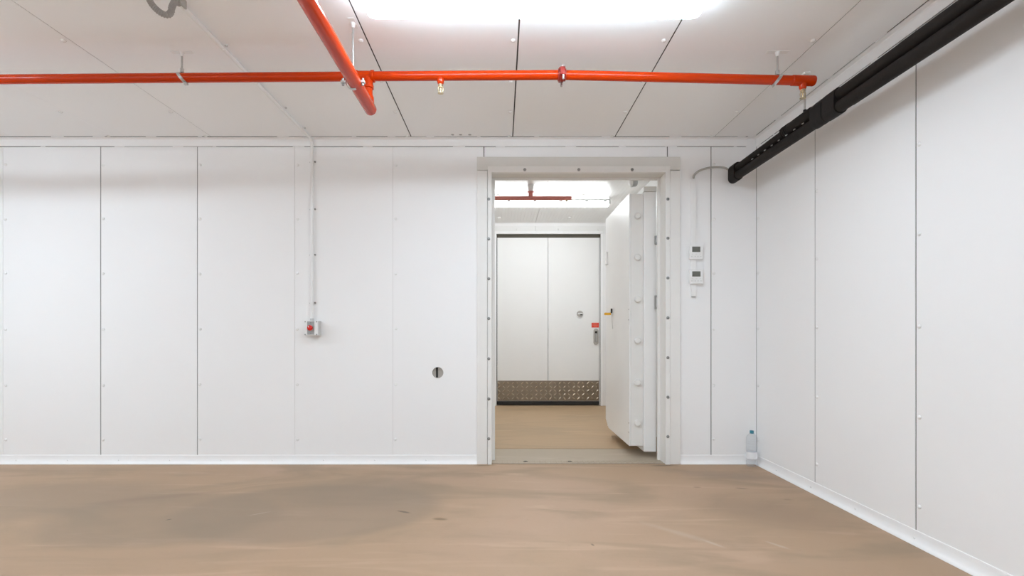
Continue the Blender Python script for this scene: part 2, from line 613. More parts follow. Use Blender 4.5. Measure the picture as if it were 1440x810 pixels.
RIVR = mesh_of(lathe([(0.007, 0), (0.006, 0.003), (0, 0.004)], (0, 0, 0), (-1, 0, 0), 8), 'rivet', 'cap')
for k in range(10):
    link_piece('rivet', RIV, (-4.45 + k * 0.47, -0.0085, 0.034), bb)
for k in range(6):
    link_piece('rivet', RIVR, (XR - 0.0085, -0.35 - k * 0.48, 0.034), br)

# ------------------------------------------------------------------ the lobby behind the doorway
LY, LXL, LXR, LH = 3.806, -1.3, 1.80, 3.05
struct(mk('floor', box(LXL - 0.1, LXR + 0.1, 0.62, LY + 0.12, -0.12, 0.0), 'lobby_floor'), 'brown coated floor of the lobby behind the doorway', 'floor')
struct(mk('floor', box(LXL - 0.1, LXR + 0.1, 0.16, 0.611, -0.12, -0.001), 'worn_concrete'), 'grey worn concrete strip under the open vault door', 'floor')
lc = struct(mk('ceiling', box(LXL - 0.1, LXR + 0.1, 0.16, LY + 0.12, LH + 0.02, LH + 0.12), 'joint'), 'ribbed white lobby ceiling seen through the doorway', 'ceiling')
for a, b in ((LXL - 0.1, -0.56), (-0.56, 0.565), (0.565, LXR + 0.1)):
    bm = bmesh.new()
    n = max(1, round((b - a - 0.005) / 0.05))
    st = (b - a - 0.005) / n
    # shallow ribs running away from the doorway
    for k in range(n):
        xa = a + 0.0025 + k * st
        v = [bm.verts.new(q) for q in ((xa, 0.16, LH + 0.0015), (xa + st * 0.12, 0.16, LH), (xa + st, 0.16, LH))]
        u_ = [bm.verts.new(q) for q in ((xa, LY, LH + 0.0015), (xa + st * 0.12, LY, LH), (xa + st, LY, LH))]
        bm.faces.new((v[0], v[1], u_[1], u_[0]))
        bm.faces.new((v[1], v[2], u_[2], u_[1]))
    bx(bm, a + 0.0025, b - 0.0025, 0.16, LY, LH + 0.002, LH + 0.018)
    p = mk('ceiling_panel', bm, 'lobby_ceiling', lc)
    for xx in (a + 0.52,):
        for yy in (0.9, 2.1, 3.40):
            link_piece('screw_cap', CAPC, (xx, yy, LH), p).scale = (2.2, 2.2, 1.3)
struct(mk('wall_lobby_left', box(LXL - 0.1, LXL, 0.16, LY, 0, LH), 'lobby_panel'), 'white lobby wall hidden beside the doorway', 'wall')
struct(mk('wall_lobby_right', box(LXR, LXR + 0.1, 0.16, LY, 0, LH), 'lobby_panel'), 'white lobby wall behind the open vault door', 'wall')
struct(mk('wall_lobby_front', box(LXL - 0.1, DO0 - 0.001, 0.161, 0.18, 0, LH), 'lobby_panel'), 'white lobby wall on the hidden side of the doorway', 'wall')
struct(mk('wall_lobby_front', box(DO1 + 0.001, LXR + 0.1, 0.161, 0.18, 0, LH), 'lobby_panel'), 'narrow white lobby wall beside the hinges', 'wall')
struct(mk('wall_lobby_front', box(DO0, DO1, 0.161, 0.18, DOZ, LH), 'lobby_panel'), 'white lobby wall above the doorway', 'wall')
FD0, FD1, FDT = -0.068, 1.640, 2.815     # far door opening
bm = bmesh.new()
bx(bm, LXL - 0.1, FD0 - 0.05, LY + 0.02, LY + 0.12, 0, LH)
bx(bm, FD1 + 0.02, LXR + 0.1, LY + 0.02, LY + 0.12, 0, LH)
bx(bm, FD0 - 0.05, FD1 + 0.02, LY + 0.02, LY + 0.12, FDT + 0.09, LH)
lw = struct(mk('wall_lobby_back', bm, 'joint'), 'white panelled lobby wall around the far door', 'wall')
mk('panel', box(LXL, 0.568, LY, LY + 0.019, FDT + 0.07, LH - 0.001), 'lobby_panel', lw)
mk('panel', box(0.571, LXR, LY, LY + 0.019, FDT + 0.07, LH - 0.001), 'lobby_panel', lw)
mk('panel', box(LXL, FD0 - 0.05, LY, LY + 0.019, 0, FDT + 0.068), 'lobby_panel', lw)
mk('panel', box(FD1 + 0.02, LXR, LY, LY + 0.019, 0, FDT + 0.068), 'lobby_panel', lw)
for xx in (0.25, 0.95, 1.62):
    link_piece('screw_cap', CAPW, (xx, LY, 2.945), lw)
struct(mk('trim_3', extrude_yz([(LY, LH), (LY - 0.04, LH), (LY - 0.04, LH - 0.004), (LY - 0.006, LH - 0.006), (LY - 0.006, LH - 0.05), (LY, LH - 0.05)], LXL, LXR), 'trim'), 'white angle trim where lobby ceiling meets far wall', 'trim')

# far door
d2 = thing('door_2', 'white far lobby door with metal kick plate and red sign', 'door', ((FD0 + FD1) / 2, LY, 0))
d2['kind'] = 'structure'
seam = 0.784
mk('door_panel', box(FD0, seam - 0.003, LY + 0.045, LY + 0.09, 0.03, FDT), 'lobby_panel', d2)
mk('door_panel', box(seam + 0.003, FD1, LY + 0.045, LY + 0.09, 0.03, FDT), 'lobby_panel', d2)
mk('door_core', box(FD0 + 0.01, FD1 - 0.01, LY + 0.091, LY + 0.11, 0.03, FDT - 0.005), 'plate_grey', d2)
# frame
mk('head_jamb', box(FD0 - 0.05, FD1 + 0.055, LY - 0.012, LY + 0.03, FDT + 0.055, FDT + 0.10), 'trim', d2, bevel=0.003)
mk('jamb', box(FD0 - 0.05, FD0 - 0.012, LY - 0.012, LY + 0.1, 0, FDT + 0.054), 'trim', d2, bevel=0.003)
mk('jamb', box(FD1 + 0.022, FD1 + 0.055, LY - 0.012, LY + 0.1, 0, FDT + 0.054), 'trim', d2, bevel=0.003)
mk('head_gap_shade', box(FD0 - 0.012, FD1 + 0.022, LY + 0.06, LY + 0.1, FDT + 0.001, FDT + 0.054), 'shade_drain_brown', d2)  # solid dark strip, paints the shade in the gap above the leaf
mk('gasket', box(FD1 + 0.001, FD1 + 0.021, LY + 0.035, LY + 0.1, 0.0, FDT), 'grey_plastic', d2)
mk('bottom_seal', box(FD0, FD1, LY + 0.03, LY + 0.044, 0.012, 0.072), 'rubber', d2)
kp = mk('kick_plate', box(FD0 + 0.004, FD1 - 0.002, LY + 0.040, LY + 0.0445, 0.076, 0.415), 'tread_plate', d2)
bm = bmesh.new()
ncol, nrow = 22, 5
for i in range(ncol):
    for j in range(nrow):
        x_ = FD0 + 0.03 + i * (FD1 - FD0 - 0.06) / (ncol - 1)
        z_ = 0.118 + j * 0.064
        ang = PI / 4 if (i + j) % 2 else -PI / 4
        ca, sa = math.cos(ang), math.sin(ang)
        l_, s_ = 0.034, 0.013
        pts = [(-l_, 0), (0, -s_), (l_, 0), (0, s_)]
        vs = [bm.verts.new((x_ + p[0] * ca - p[1] * sa, LY + 0.0399, z_ + p[0] * sa + p[1] * ca)) for p in pts]
        tp = bm.verts.new((x_, LY + 0.030, z_))
        for q in range(4):
            bm.faces.new((vs[q], vs[(q + 1) % 4], tp))
mk('tread_pattern', bm, 'tread_raised', kp, kind='stuff')


def far(px, py, dy=0.04):
    z = ZB + LY + dy
    return ((px - 705) * z / F, CH - (py - 471) * z / F)


lx, lz = far(815.5, 441.5)
ls = mk('lock_rose', lathe([(0.07, 0), (0.07, 0.010), (0.058, 0.012), (0.055, 0.004), (0, 0.004)], (lx, LY + 0.045, lz), (0, -1, 0), 24), 'white_plastic', d2, smooth=True)
mk('lock_cup', lathe([(0.054, 0), (0.054, 0.006), (0, 0.006)], (lx, LY + 0.0405, lz + 0.0), (0, -1, 0), 20), 'steel_cup', ls, smooth=True)
mk('latch', box(lx - 0.035, lx + 0.045, LY + 0.018, LY + 0.034, lz - 0.004, lz + 0.012), 'white_plastic', ls, bevel=0.003)
mk('thumb_turn', box(lx + 0.006, lx + 0.034, LY + 0.014, LY + 0.034, lz - 0.018, lz - 0.004), 'dark_slot', ls)
sx, sz = far(837.3, 457.2)
sg = mk('sign', box(sx - 0.064, sx + 0.058, LY + 0.041, LY + 0.045, sz - 0.040, sz + 0.040), 'sign_red', d2)
sg['label'] = 'small red sign with pale print'
for k, (a_, b_) in enumerate(((-0.045, 0.035), (-0.05, 0.045), (-0.03, 0.03))):
    mk('print_line', box(sx + a_, sx + b_, LY + 0.0402, LY + 0.0408, sz + 0.018 - k * 0.02, sz + 0.023 - k * 0.02), 'sign_pale', sg)
hx, hz = far(838, 473.5)
bm = bmesh.new()
hp = [(hx + 0.042 * math.cos(t) * 1.0, hz + (0.095 if math.sin(t) > 0 else -0.095) + 0.042 * math.sin(t)) for t in [2 * PI * k / 28 + 0.001 for k in range(28)]]
f_ = [bm.verts.new((x_, LY + 0.026, z_)) for x_, z_ in hp]
g_ = [bm.verts.new((x_, LY + 0.045, z_)) for x_, z_ in hp]
for i in range(28):
    bm.faces.new((f_[i], f_[(i + 1) % 28], g_[(i + 1) % 28], g_[i]))
bm.faces.new(f_)
hd = mk('handle_plate', bm, 'steel_cup', d2, bevel=0.003)
mk('grip_recess', box(hx - 0.020, hx + 0.020, LY + 0.0235, LY + 0.0262, hz - 0.09, hz + 0.055), 'plate_grey', hd)
mk('grip_bar', tb([(hx + 0.004, LY + 0.008, hz + 0.05), (hx + 0.004, LY + 0.008, hz - 0.08)], 0.008, 10), 'galvanised', hd, smooth=True)
mk('keyhole', box(hx - 0.018, hx + 0.018, LY + 0.021, LY + 0.026, hz + 0.058, hz + 0.092), 'dark_slot', hd)

# threshold in the doorway
th = struct(mk('threshold', box(DO0 + 0.01, DO1 - 0.01, 0.001, 0.158, -0.11, 0.001), 'worn_concrete'), 'worn metal-edged threshold strip in the vault doorway', 'threshold')
bm = bmesh.new()
for i in range(30):
    for j in range(3):
        x_ = -0.04 + i * 0.05 + (0.025 if j % 2 else 0)
        y_ = 0.02 + j * 0.028
        vs = [bm.verts.new((x_ + a_, y_ + b_, 0.0012)) for a_, b_ in ((-0.017, 0), (0, -0.007), (0.017, 0), (0, 0.007))]
        tp = bm.verts.new((x_, y_, 0.005))
        for q in range(4):
            bm.faces.new((vs[q], vs[(q + 1) % 4], tp))
mk('tread_pattern', bm, 'worn_concrete', th, kind='stuff')
for xx in (0.225, 0.64):
    mk('drain_hole', lathe([(0, 0), (0.022, 0), (0.022, 0.0015), (0, 0.0015)], (xx, 0.075, 0.001), (0, 0, 1), 14), 'shade_drain_brown', th)
mk('edge_seam', box(DO0 - 0.06, DO1 + 0.3, -0.012, -0.0005, 0.0002, 0.003), 'tread_plate', th)

# ------------------------------------------------------------------ vault door frame
fr = thing('door_1_frame', 'grey white steel frame of the vault doorway with exposed bolts', 'door frame', (X0(813), 0, 0))
fr['kind'] = 'structure'
RX0, RX1, RZ = -0.088, 1.500, 2.666     # reveal
OX0, OX1, OZ = X0(671), X0(955), Zw(222)
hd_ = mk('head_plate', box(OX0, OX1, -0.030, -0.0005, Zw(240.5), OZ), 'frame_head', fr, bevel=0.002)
mk('side_plate', box(OX0, X0(685.5), -0.028, -0.0005, 0.0, Zw(241)), 'frame_steel', fr, bevel=0.002)
mk('side_plate', box(X0(941.2), OX1, -0.028, -0.0005, 0.0, Zw(241)), 'frame_steel', fr, bevel=0.002)
bolt_rail = []
bolt_rail.append(mk('bolt_rail', box(X0(686), RX0, -0.036, 0.0, 0.0, Zw(235.5)), 'frame_steel', fr, bevel=0.002))
bolt_rail.append(mk('bolt_rail', box(RX1, X0(940.8), -0.036, 0.0, 0.0, Zw(235.5)), 'frame_steel', fr, bevel=0.002))
bolt_rail.append(mk('bolt_rail', box(RX0, RX1, -0.036, 0.0, RZ, Zw(235.5)), 'frame_steel', fr, bevel=0.002))
# reveal box
mk('reveal', box(DO0 + 0.0005, RX0, 0.0005, 0.13, 0.0, DOZ - 0.0005), 'frame_steel', fr)
mk('reveal', box(RX1, RX1 + 0.0225, 0.0005, 0.13, 0.0, DOZ - 0.0005), 'frame_steel', fr)
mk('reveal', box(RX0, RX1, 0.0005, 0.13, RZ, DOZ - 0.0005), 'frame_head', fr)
# stop lip
mk('stop_lip', box(DO0 + 0.0005, -0.0605, 0.1305, 0.158, 0.0, DOZ - 0.0005), 'frame_steel', fr, bevel=0.002)
mk('stop_lip', box(1.478, RX1 + 0.0225, 0.1305, 0.158, 0.0, DOZ - 0.0005), 'frame_steel', fr, bevel=0.002)
mk('stop_lip', box(-0.0605, 1.478, 0.1305, 0.158, 2.648, DOZ - 0.0005), 'frame_steel', fr, bevel=0.002)
BOLT = mesh_of(lathe([(0.0145, 0), (0.0145, 0.003), (0.010, 0.0035), (0.010, 0.010), (0.006, 0.012), (0, 0.012)], (0, 0, 0), (0, -1, 0), 8), 'bolt', 'dark_bolt')
zf = (ZB - 0.036) / F
for py in (280, 336, 392, 448, 504.5, 561, 617):
    link_piece('bolt', BOLT, ((687.3 - 705) * zf, -0.036, CH - (py - 471) * zf), bolt_rail[0])
for py in (280, 335, 391, 447, 503, 558.5, 614):
    link_piece('bolt', BOLT, ((939.2 - 705) * zf, -0.036, CH - (py - 471) * zf), bolt_rail[1])
for px in (738, 814, 889):
    link_piece('bolt', BOLT, ((px - 705) * zf, -0.036, CH - (238.6 - 471) * zf), bolt_rail[2])

# ------------------------------------------------------------------ vault door leaf, swung into the lobby
d1 = thing('door_1', 'thick white vault door swung open into the lobby', 'door', (1.40, 0.22, 0))
d1['kind'] = 'structure'
LYN, LYE = 0.22, 1.347
mk('outer_plate', box(1.372, 1.492, LYN, LYE + 0.02, 0.057, 2.562), 'leaf_steel', d1, bevel=0.006)
mk('plate_top', box(1.370, 1.494, LYN - 0.003, LYE + 0.02, 2.563, 2.612), 'frame_head', d1, bevel=0.002)  # separate, darker top length of the outer plate
bb_ = mk('bolt_box', box(1.252, 1.3715, LYN + 0.026, LYE - 0.02, 0.109, 2.549), 'leaf_edge', d1, bevel=0.004)
# inner skin with clipped free corner
prof = [(LYN + 0.024, 0.109), (LYE - 0.16, 0.109), (LYE, 0.19), (LYE, 2.552), (LYN + 0.024, 2.552)]
mk('inner_skin', extrude_yz(prof, 1.237, 1.2505), 'leaf_steel', d1, bevel=0.002)
DOG = mesh_of(lathe([(0.031, 0), (0.031, 0.018), (0.027, 0.024), (0.019, 0.025), (0, 0.025)], (0, 0, 0), (0, -1, 0), 18), 'locking_bolt', 'leaf_edge')
for py in (304, 362, 421, 479, 538, 595):
    link_piece('locking_bolt', DOG, (1.316, LYN + 0.0255, CH + (471 - py) * 0.006882), bb_)
for z0_, z1_ in ((2.05, 2.13), (1.43, 1.56)):
    mk('hinge', tb([(1.484, 0.190, z0_), (1.484, 0.190, z1_)], 0.018, 12), 'dark_bolt', d1, smooth=True)
    mk('hinge_plate', box(1.480, 1.515, 0.16, 0.222, z0_ + 0.02, z1_ - 0.02), 'leaf_edge', d1)
# emergency release and small plate on the inner skin
ky, kz = 1.00, 1.42
rel = mk('release_rose', lathe([(0.028, 0), (0.028, 0.010), (0.02, 0.014), (0, 0.014)], (1.2368, ky, kz), (-1, 0, 0), 14), 'white_plastic', d1, smooth=True)
rel['label'] = 'white base of the yellow emergency release'
mk('release_lever', box(1.150, 1.224, ky - 0.012, ky + 0.012, kz - 0.016, kz + 0.012), 'yellow', rel, bevel=0.006)['label'] = 'yellow release lever'
mk('release_pin', tb([(1.226, ky - 0.02, kz + 0.006), (1.226, ky - 0.02, kz + 0.055)], 0.009, 10), 'dark_slot', rel, smooth=True)
mk('release_cord', tb(spline([(1.226, ky - 0.02, kz - 0.01), (1.229, ky - 0.03, kz - 0.08), (1.231, ky - 0.06, kz - 0.17)], 4), 0.0015, 6), 'grey_cable', rel)
mk('small_plate', box(1.218, 1.2368, 1.22, 1.30, 2.0, 2.15), 'leaf_steel', d1, bevel=0.004)
SEAMB = mesh_of(lathe([(0.006, 0), (0.005, 0.003), (0, 0.004)], (0, 0, 0), (-1, 0, 0), 8), 'rivet', 'dark_bolt')
for z_ in (1.33, 1.43, 0.33, 0.24):
    link_piece('rivet', SEAMB, (1.2368, LYN + 0.036, z_), d1)

# recessed round lock in the wall panel
rl = thing('recessed_lock', 'round recessed metal lock with dark vertical slot in wall panel', 'lock', (LKX, 0.0, LKZ))
mk('cup', lathe([(LKR - 0.001, 0.0), (LKR - 0.001, 0.028), (0, 0.028), (0, 0.032), (LKR - 0.0005, 0.032), (LKR - 0.0002, 0.0)], (LKX, 0.001, LKZ), (0, 1, 0), 32), 'steel_cup', rl, smooth=True)
mk('slot', box(LKX - 0.020, LKX - 0.002, 0.022, 0.0285, LKZ - 0.047, LKZ + 0.047), 'dark_slot', rl)
bm = lathe([(LKR - 0.002, 0.0), (LKR - 0.002, 0.014), (0, 0.014), (0, 0)], (LKX, 0.0145, LKZ), (0, 1, 0), 40)
bmesh.ops.bisect_plane(bm, geom=bm.verts[:] + bm.edges[:] + bm.faces[:], plane_co=(LKX - 0.001, 0, 0), plane_no=(1, 0, 0), clear_inner=True)
mk('lock_body', bm, 'steel_cup', rl)
mk('retaining_ring', lathe([(LKR + 0.002, 0), (LKR + 0.002, 0.0015), (LKR - 0.002, 0.0018), (LKR - 0.002, 0)], (LKX, 0.0, LKZ), (0, -1, 0), 32), 'trim', rl, smooth=True)

# ------------------------------------------------------------------ ceiling lights


def ceiling_light(label, x0, x1, yc, half=0.105, ztop=HC, h=0.108, mat='diffuser', grp='ceiling diffusers of the room', clip=True):
    t = thing('ceiling_light', label, 'ceiling light', ((x0 + x1) / 2, yc, ztop), grp)
    mk('housing', box(x0 + 0.01, x1 - 0.01, yc - half * 0.985, yc + half * 0.985, ztop - h * 0.72, ztop - 0.0005), 'white_plastic', t, bevel=0.004)
    # bowl shaped diffuser: rounded cross section and rounded ends
    prof = [(-half, -h * 0.72), (-half, -h * 0.82), (-half * 0.90, -h * 0.93), (-half * 0.65, -h), (half * 0.65, -h), (half * 0.90, -h * 0.93), (half, -h * 0.82), (half, -h * 0.72)]
    bm = bmesh.new()
    rows = []
    for xx, s, dz in ((x0, 0.96, 0.45), (x0 + 0.012, 0.985, 0.8), (x0 + 0.04, 1, 1), (x1 - 0.04, 1, 1), (x1 - 0.012, 0.985, 0.8), (x1, 0.96, 0.45)):
        rows.append([bm.verts.new((xx, yc + y * s, ztop - h * 0.72 + (z + h * 0.72) * dz)) for y, z in prof])
    for a, b in zip(rows, rows[1:]):
        for i in range(len(prof) - 1):
            bm.faces.new((a[i], a[i + 1], b[i + 1], b[i]))
    bm.faces.new(rows[0])
    bm.faces.new(rows[-1])
    mk('diffuser', bm, mat, t, smooth=True)
    if clip:
        for xx in (x0 + 0.09, x1 - 0.09):
            for s in (-1, 1):
                mk('clip', box(xx - 0.018, xx + 0.018, yc + s * (half + 0.003) - 0.004, yc + s * (half + 0.003) + 0.004, ztop - h * 0.78, ztop - h * 0.5), 'galvanised', t)
    return t


LXA, LXB = -0.715, 1.065
LYA = -2.015
ceiling_light('glowing white diffuser light on the ceiling above the red pipes', LXA, LXB, LYA)
ceiling_light('white diffuser light farther along the same ceiling row', LXA - 4.5, LXB - 4.5, LYA)
for k_, w_ in ((1, 'second'),):  # row behind the camera, out of view, added as ambient fill
    ceiling_light('unseen diffuser light added as fill nearer the black pipes in the %s row from the doorway' % w_, LXA, LXB, LYA - 3.3 * k_)
    ceiling_light('unseen diffuser light added as fill farther from the black pipes in the %s row from the doorway' % w_, LXA - 4.5, LXB - 4.5, LYA - 3.3 * k_)

# lobby tube light
t = thing('tube_light', 'glowing batten light on the lobby ceiling beyond the doorway', 'ceiling light', (0.55, 2.28, LH))
TY = 2.24
mk('housing', box(-0.35, 1.46, TY - 0.06, TY + 0.06, LH - 0.05, LH - 0.0005), 'white_plastic', t, bevel=0.004)
bm = extrude_yz([(TY - 0.068, LH - 0.052), (TY - 0.062, LH - 0.095), (TY - 0.04, LH - 0.115), (TY + 0.04, LH - 0.115), (TY + 0.062, LH - 0.095), (TY + 0.068, LH - 0.052)], -0.35, 1.45)
mk('diffuser', bm, 'lobby_diffuser', t, smooth=True)
mk('rim', box(-0.36, 1.465, TY - 0.075, TY - 0.0685, LH - 0.058, LH - 0.036), 'galvanised', t)
mk('end_cap', box(1.4505, 1.475, TY - 0.07, TY + 0.07, LH - 0.10, LH - 0.036), 'grey_plastic', t, bevel=0.006)
for xx in (0.1, 0.45, 0.80, 1.15, 1.40):
    mk('clip', box(xx - 0.02, xx + 0.02, TY - 0.082, TY - 0.0755, LH - 0.075, LH - 0.04), 'galvanised', t)

# ------------------------------------------------------------------ sprinkler pipework of the room
PY = -1.421          # branch line
sp = thing('sprinkler_pipe', 'red sprinkler pipework crossing below the room ceiling', 'pipe', (-0.849, PY, HC))
R_ = 0.0292
TX = -0.849


def zbr(x):
    """height of the branch line, its lengths hang with a slight fall away from the coupling"""
    k = [(-5.2, 2.80), (-3.2, 2.815), (TX, 2.834), (0.386, 2.843), (2.0, 2.805)]
    for (a, za), (b, zb2) in zip(k, k[1:]):
        if x <= b:
            return za + (zb2 - za) * (x - a) / (b - a)
    return k[-1][1]


def bp_(x):
    return (x, PY, zbr(x))


mk('branch_pipe', tb([bp_(-5.2), bp_(-3.2), bp_(TX - 0.085)], R_, 24), 'red_pipe', sp, smooth=True)
mk('branch_pipe', tb([bp_(TX + 0.04), bp_(0.386)], R_, 24), 'red_pipe', sp, smooth=True)
mk('branch_pipe', tb([bp_(0.387), bp_(1.86)], R_, 24), 'red_pipe', sp, smooth=True)
# tee over the riser
tee = mk('tee', tb([bp_(TX - 0.086), bp_(TX - 0.083), bp_(TX - 0.066), bp_(TX - 0.062), bp_(TX + 0.016), bp_(TX + 0.020), bp_(TX + 0.038), bp_(TX + 0.041)], [0.030, 0.037, 0.037, 0.033, 0.033, 0.037, 0.037, 0.030], 24), 'red_pipe', sp, smooth=True)
MZ = 2.647
zt = zbr(TX)
mk('riser', tb([(TX, PY, zt - 0.01), (TX, PY, zt - 0.058), (TX, PY, zt - 0.06), (TX, PY, zt - 0.078), (TX, PY, zt - 0.08), (TX, PY, MZ + 0.07), (TX, PY, MZ + 0.055), (TX, PY, MZ + 0.02)], [0.030, 0.030, 0.0335, 0.0335, 0.027, 0.027, 0.034, 0.036], 24), 'red_pipe', sp, smooth=True)
# main running towards the camera, closed with a domed end
MR = 0.0395
mp_ = [(TX, -6.68, MZ), (TX, -1.37, MZ)]
rr = [MR, MR]
for k in range(1, 7):
    a_ = k / 6 * PI / 2
    mp_.append((TX, -1.37 + 0.018 * math.sin(a_), MZ))
    rr.append(max(MR * (0.55 + 0.45 * math.cos(a_)), 0.001))
mk('main_pipe', tb(mp_, rr, 28), 'red_pipe', sp, smooth=True)
# grooved coupling
cpl = mk('coupling', tb([bp_(0.386 - 0.026), bp_(0.386 - 0.024), bp_(0.386 - 0.010), bp_(0.386 - 0.008), bp_(0.386 + 0.008), bp_(0.386 + 0.010), bp_(0.386 + 0.024), bp_(0.386 + 0.026)], [0.031, 0.0375, 0.0375, 0.042, 0.042, 0.0375, 0.0375, 0.031], 20), 'red_fitting', sp, smooth=True)
cz = zbr(0.386)
for s in (-1, 1):
    mk('lug', box(0.386 - 0.016, 0.386 + 0.016, PY + s * 0.047 - 0.012, PY + s * 0.047 + 0.012, cz - 0.022, cz + 0.026), 'red_fitting', cpl, bevel=0.004)
    mk('coupling_bolt', tb([(0.390, PY + s * 0.050, cz - 0.050), (0.390, PY + s * 0.050, cz + 0.030)], 0.0065, 8), 'galvanised', cpl, smooth=True)
    mk('nut', lathe([(0, 0), (0.011, 0), (0.011, 0.012), (0, 0.012)], (0.390, PY + s * 0.050, cz + 0.024), (0, 0, 1), 6), 'galvanised', cpl)
mk('coupling_ridge', box(0.386 - 0.018, 0.386 + 0.018, PY - 0.012, PY + 0.012, cz + 0.034, cz + 0.047), 'red_fitting', cpl, bevel=0.004)
# end fitting
xe = 1.925
mk('end_tee', tb([bp_(1.855), bp_(1.858), bp_(1.99), (1.999, PY, zbr(1.999)), (2.004, PY, zbr(2.0))], [0.0292, 0.0325, 0.0325, 0.029, 0.018], 24), 'red_pipe', sp, smooth=True)


def sprinkler(x, zc, outlet=0.05):
    z0_ = zc - outlet
    mk('outlet', tb([(x, PY, zc - 0.015), (x, PY, z0_ + 0.012), (x, PY, z0_), (x, PY, z0_ - 0.006)], [0.0235, 0.0225, 0.019, 0.016], 18), 'red_pipe', sp, smooth=True)
    h_ = mk('sprinkler_head', lathe([(0.010, 0), (0.016, 0.0), (0.016, 0.010), (0.012, 0.012), (0.012, 0.02), (0.007, 0.022), (0, 0.022)], (x, PY, z0_ - 0.004), (0, 0, -1), 12), 'brass', sp, smooth=True)
    for s in (-1, 1):
        mk('yoke_arm', tb([(x + s * 0.012, PY, z0_ - 0.018), (x + s * 0.0165, PY, z0_ - 0.034), (x + s * 0.013, PY, z0_ - 0.050), (x + s * 0.004, PY, z0_ - 0.058)], 0.0035, 8), 'brass', h_, smooth=True)
    mk('glass_bulb', tb([(x, PY, z0_ - 0.024), (x, PY, z0_ - 0.03), (x, PY, z0_ - 0.045), (x, PY, z0_ - 0.055)], [0.002, 0.0045, 0.0045, 0.002], 10), 'bulb_glass', h_, smooth=True)
    mk('deflector', lathe([(0, 0), (0.0185, 0.0), (0.0185, 0.0025), (0, 0.0025)], (x, PY, z0_ - 0.062), (0, 0, 1), 14), 'brass', h_)


sprinkler(-0.388, zbr(-0.388))
sprinkler(xe, zbr(xe), 0.052)


def hanger(x, y, zc, r, label, tilt=0.0, axis='x', nuts=False):
    t_ = thing('pipe_hanger', label, 'pipe hanger', (x, y, HC))
    zt_ = zc + r + 0.012
    mk('rod', tb([(x, y, zt_), (x, y, HC - 0.024)], 0.0058, 10), 'galvanised', t_, smooth=True)
    if axis == 'x':
        mk('ceiling_plate', box(x - 0.068, x + 0.068, y - 0.018, y + 0.018, HC - 0.0035, HC - 0.0003), 'white_plastic', t_)
    else:
        mk('ceiling_plate', box(x - 0.018, x + 0.018, y - 0.05, y + 0.05, HC - 0.0035, HC - 0.0003), 'white_plastic', t_)
    mk('socket', lathe([(0, 0), (0.016, 0), (0.011, 0.012), (0.010, 0.026), (0, 0.026)], (x, y, HC - 0.003), (0, 0, -1), 12), 'white_plastic', t_, smooth=True)
    mk('rod_nut', lathe([(0, 0), (0.012, 0), (0.012, 0.026), (0, 0.026)], (x, y, zt_ - 0.008), (0, 0, 1), 6), 'galvanised', t_)
    # ring strap round the pipe
    bm = bmesh.new()
    n_, wd, th_ = 28, 0.011, 0.003
    rows = []
    for k in range(n_):
        a_ = 2 * PI * k / n_
        row = []
        for dx, rr_ in ((-wd, r + 0.0008), (wd, r + 0.0008), (wd, r + th_), (-wd, r + th_)):
            if axis == 'x':
                row.append(bm.verts.new((x + dx + tilt * math.sin(a_) * -r, y + rr_ * math.cos(a_), zc + rr_ * math.sin(a_))))
            else:
                row.append(bm.verts.new((x + rr_ * math.cos(a_), y + dx, zc + rr_ * math.sin(a_))))
        rows.append(row)
    for k in range(n_):
        a_, b_ = rows[k], rows[(k + 1) % n_]
        for q in range(4):
            bm.faces.new((a_[q], a_[(q + 1) % 4], b_[(q + 1) % 4], b_[q]))
    cl = mk('clamp_ring', bm, 'galvanised', t_, smooth=True)
    if axis == 'x':
        s_ = 1 if tilt > 0 else -1
        mk('clamp_tongue', box(x + tilt * r * 0.9 - 0.004, x + tilt * r * 0.9 + 0.012 * s_ + 0.004, y - 0.010, y + 0.008, zc - r - 0.016, zc - r - 0.003), 'galvanised', cl)
    else:
        for s_ in (-1, 1):
            e = mk('clamp_ear', box(x + s_ * (r + 0.016) - 0.014, x + s_ * (r + 0.016) + 0.014, y - 0.011, y + 0.011, zc + 0.004 * 0 - 0.007, zc + 0.007), 'galvanised', cl, bevel=0.002)
            mk('ear_bolt', tb([(x + s_ * (r + 0.018), y - 0.0, zc - 0.020), (x + s_ * (r + 0.018), y, zc + 0.020)], 0.007, 8), 'dark_bolt', cl, smooth=True)
    return t_


hanger(-2.039, PY, zbr(-2.039), R_, 'thin rod hanger with tilted steel ring on the plain pipe length', tilt=0.75)
hanger(1.762, PY, zbr(1.762), R_, 'thin rod hanger with steel ring beside the end sprinkler', tilt=-0.75)
hanger(TX - 0.01, -1.722, MZ, MR, 'thin rod hanger with bolted clamp on the thick main pipe', axis='y')

# ------------------------------------------------------------------ black insulated pipes along the side wall
BX, BZ1, BZ2, BR = 2.10, 2.598, 2.676, 0.0385


def bl(y, z):
    return (BX, y, z)


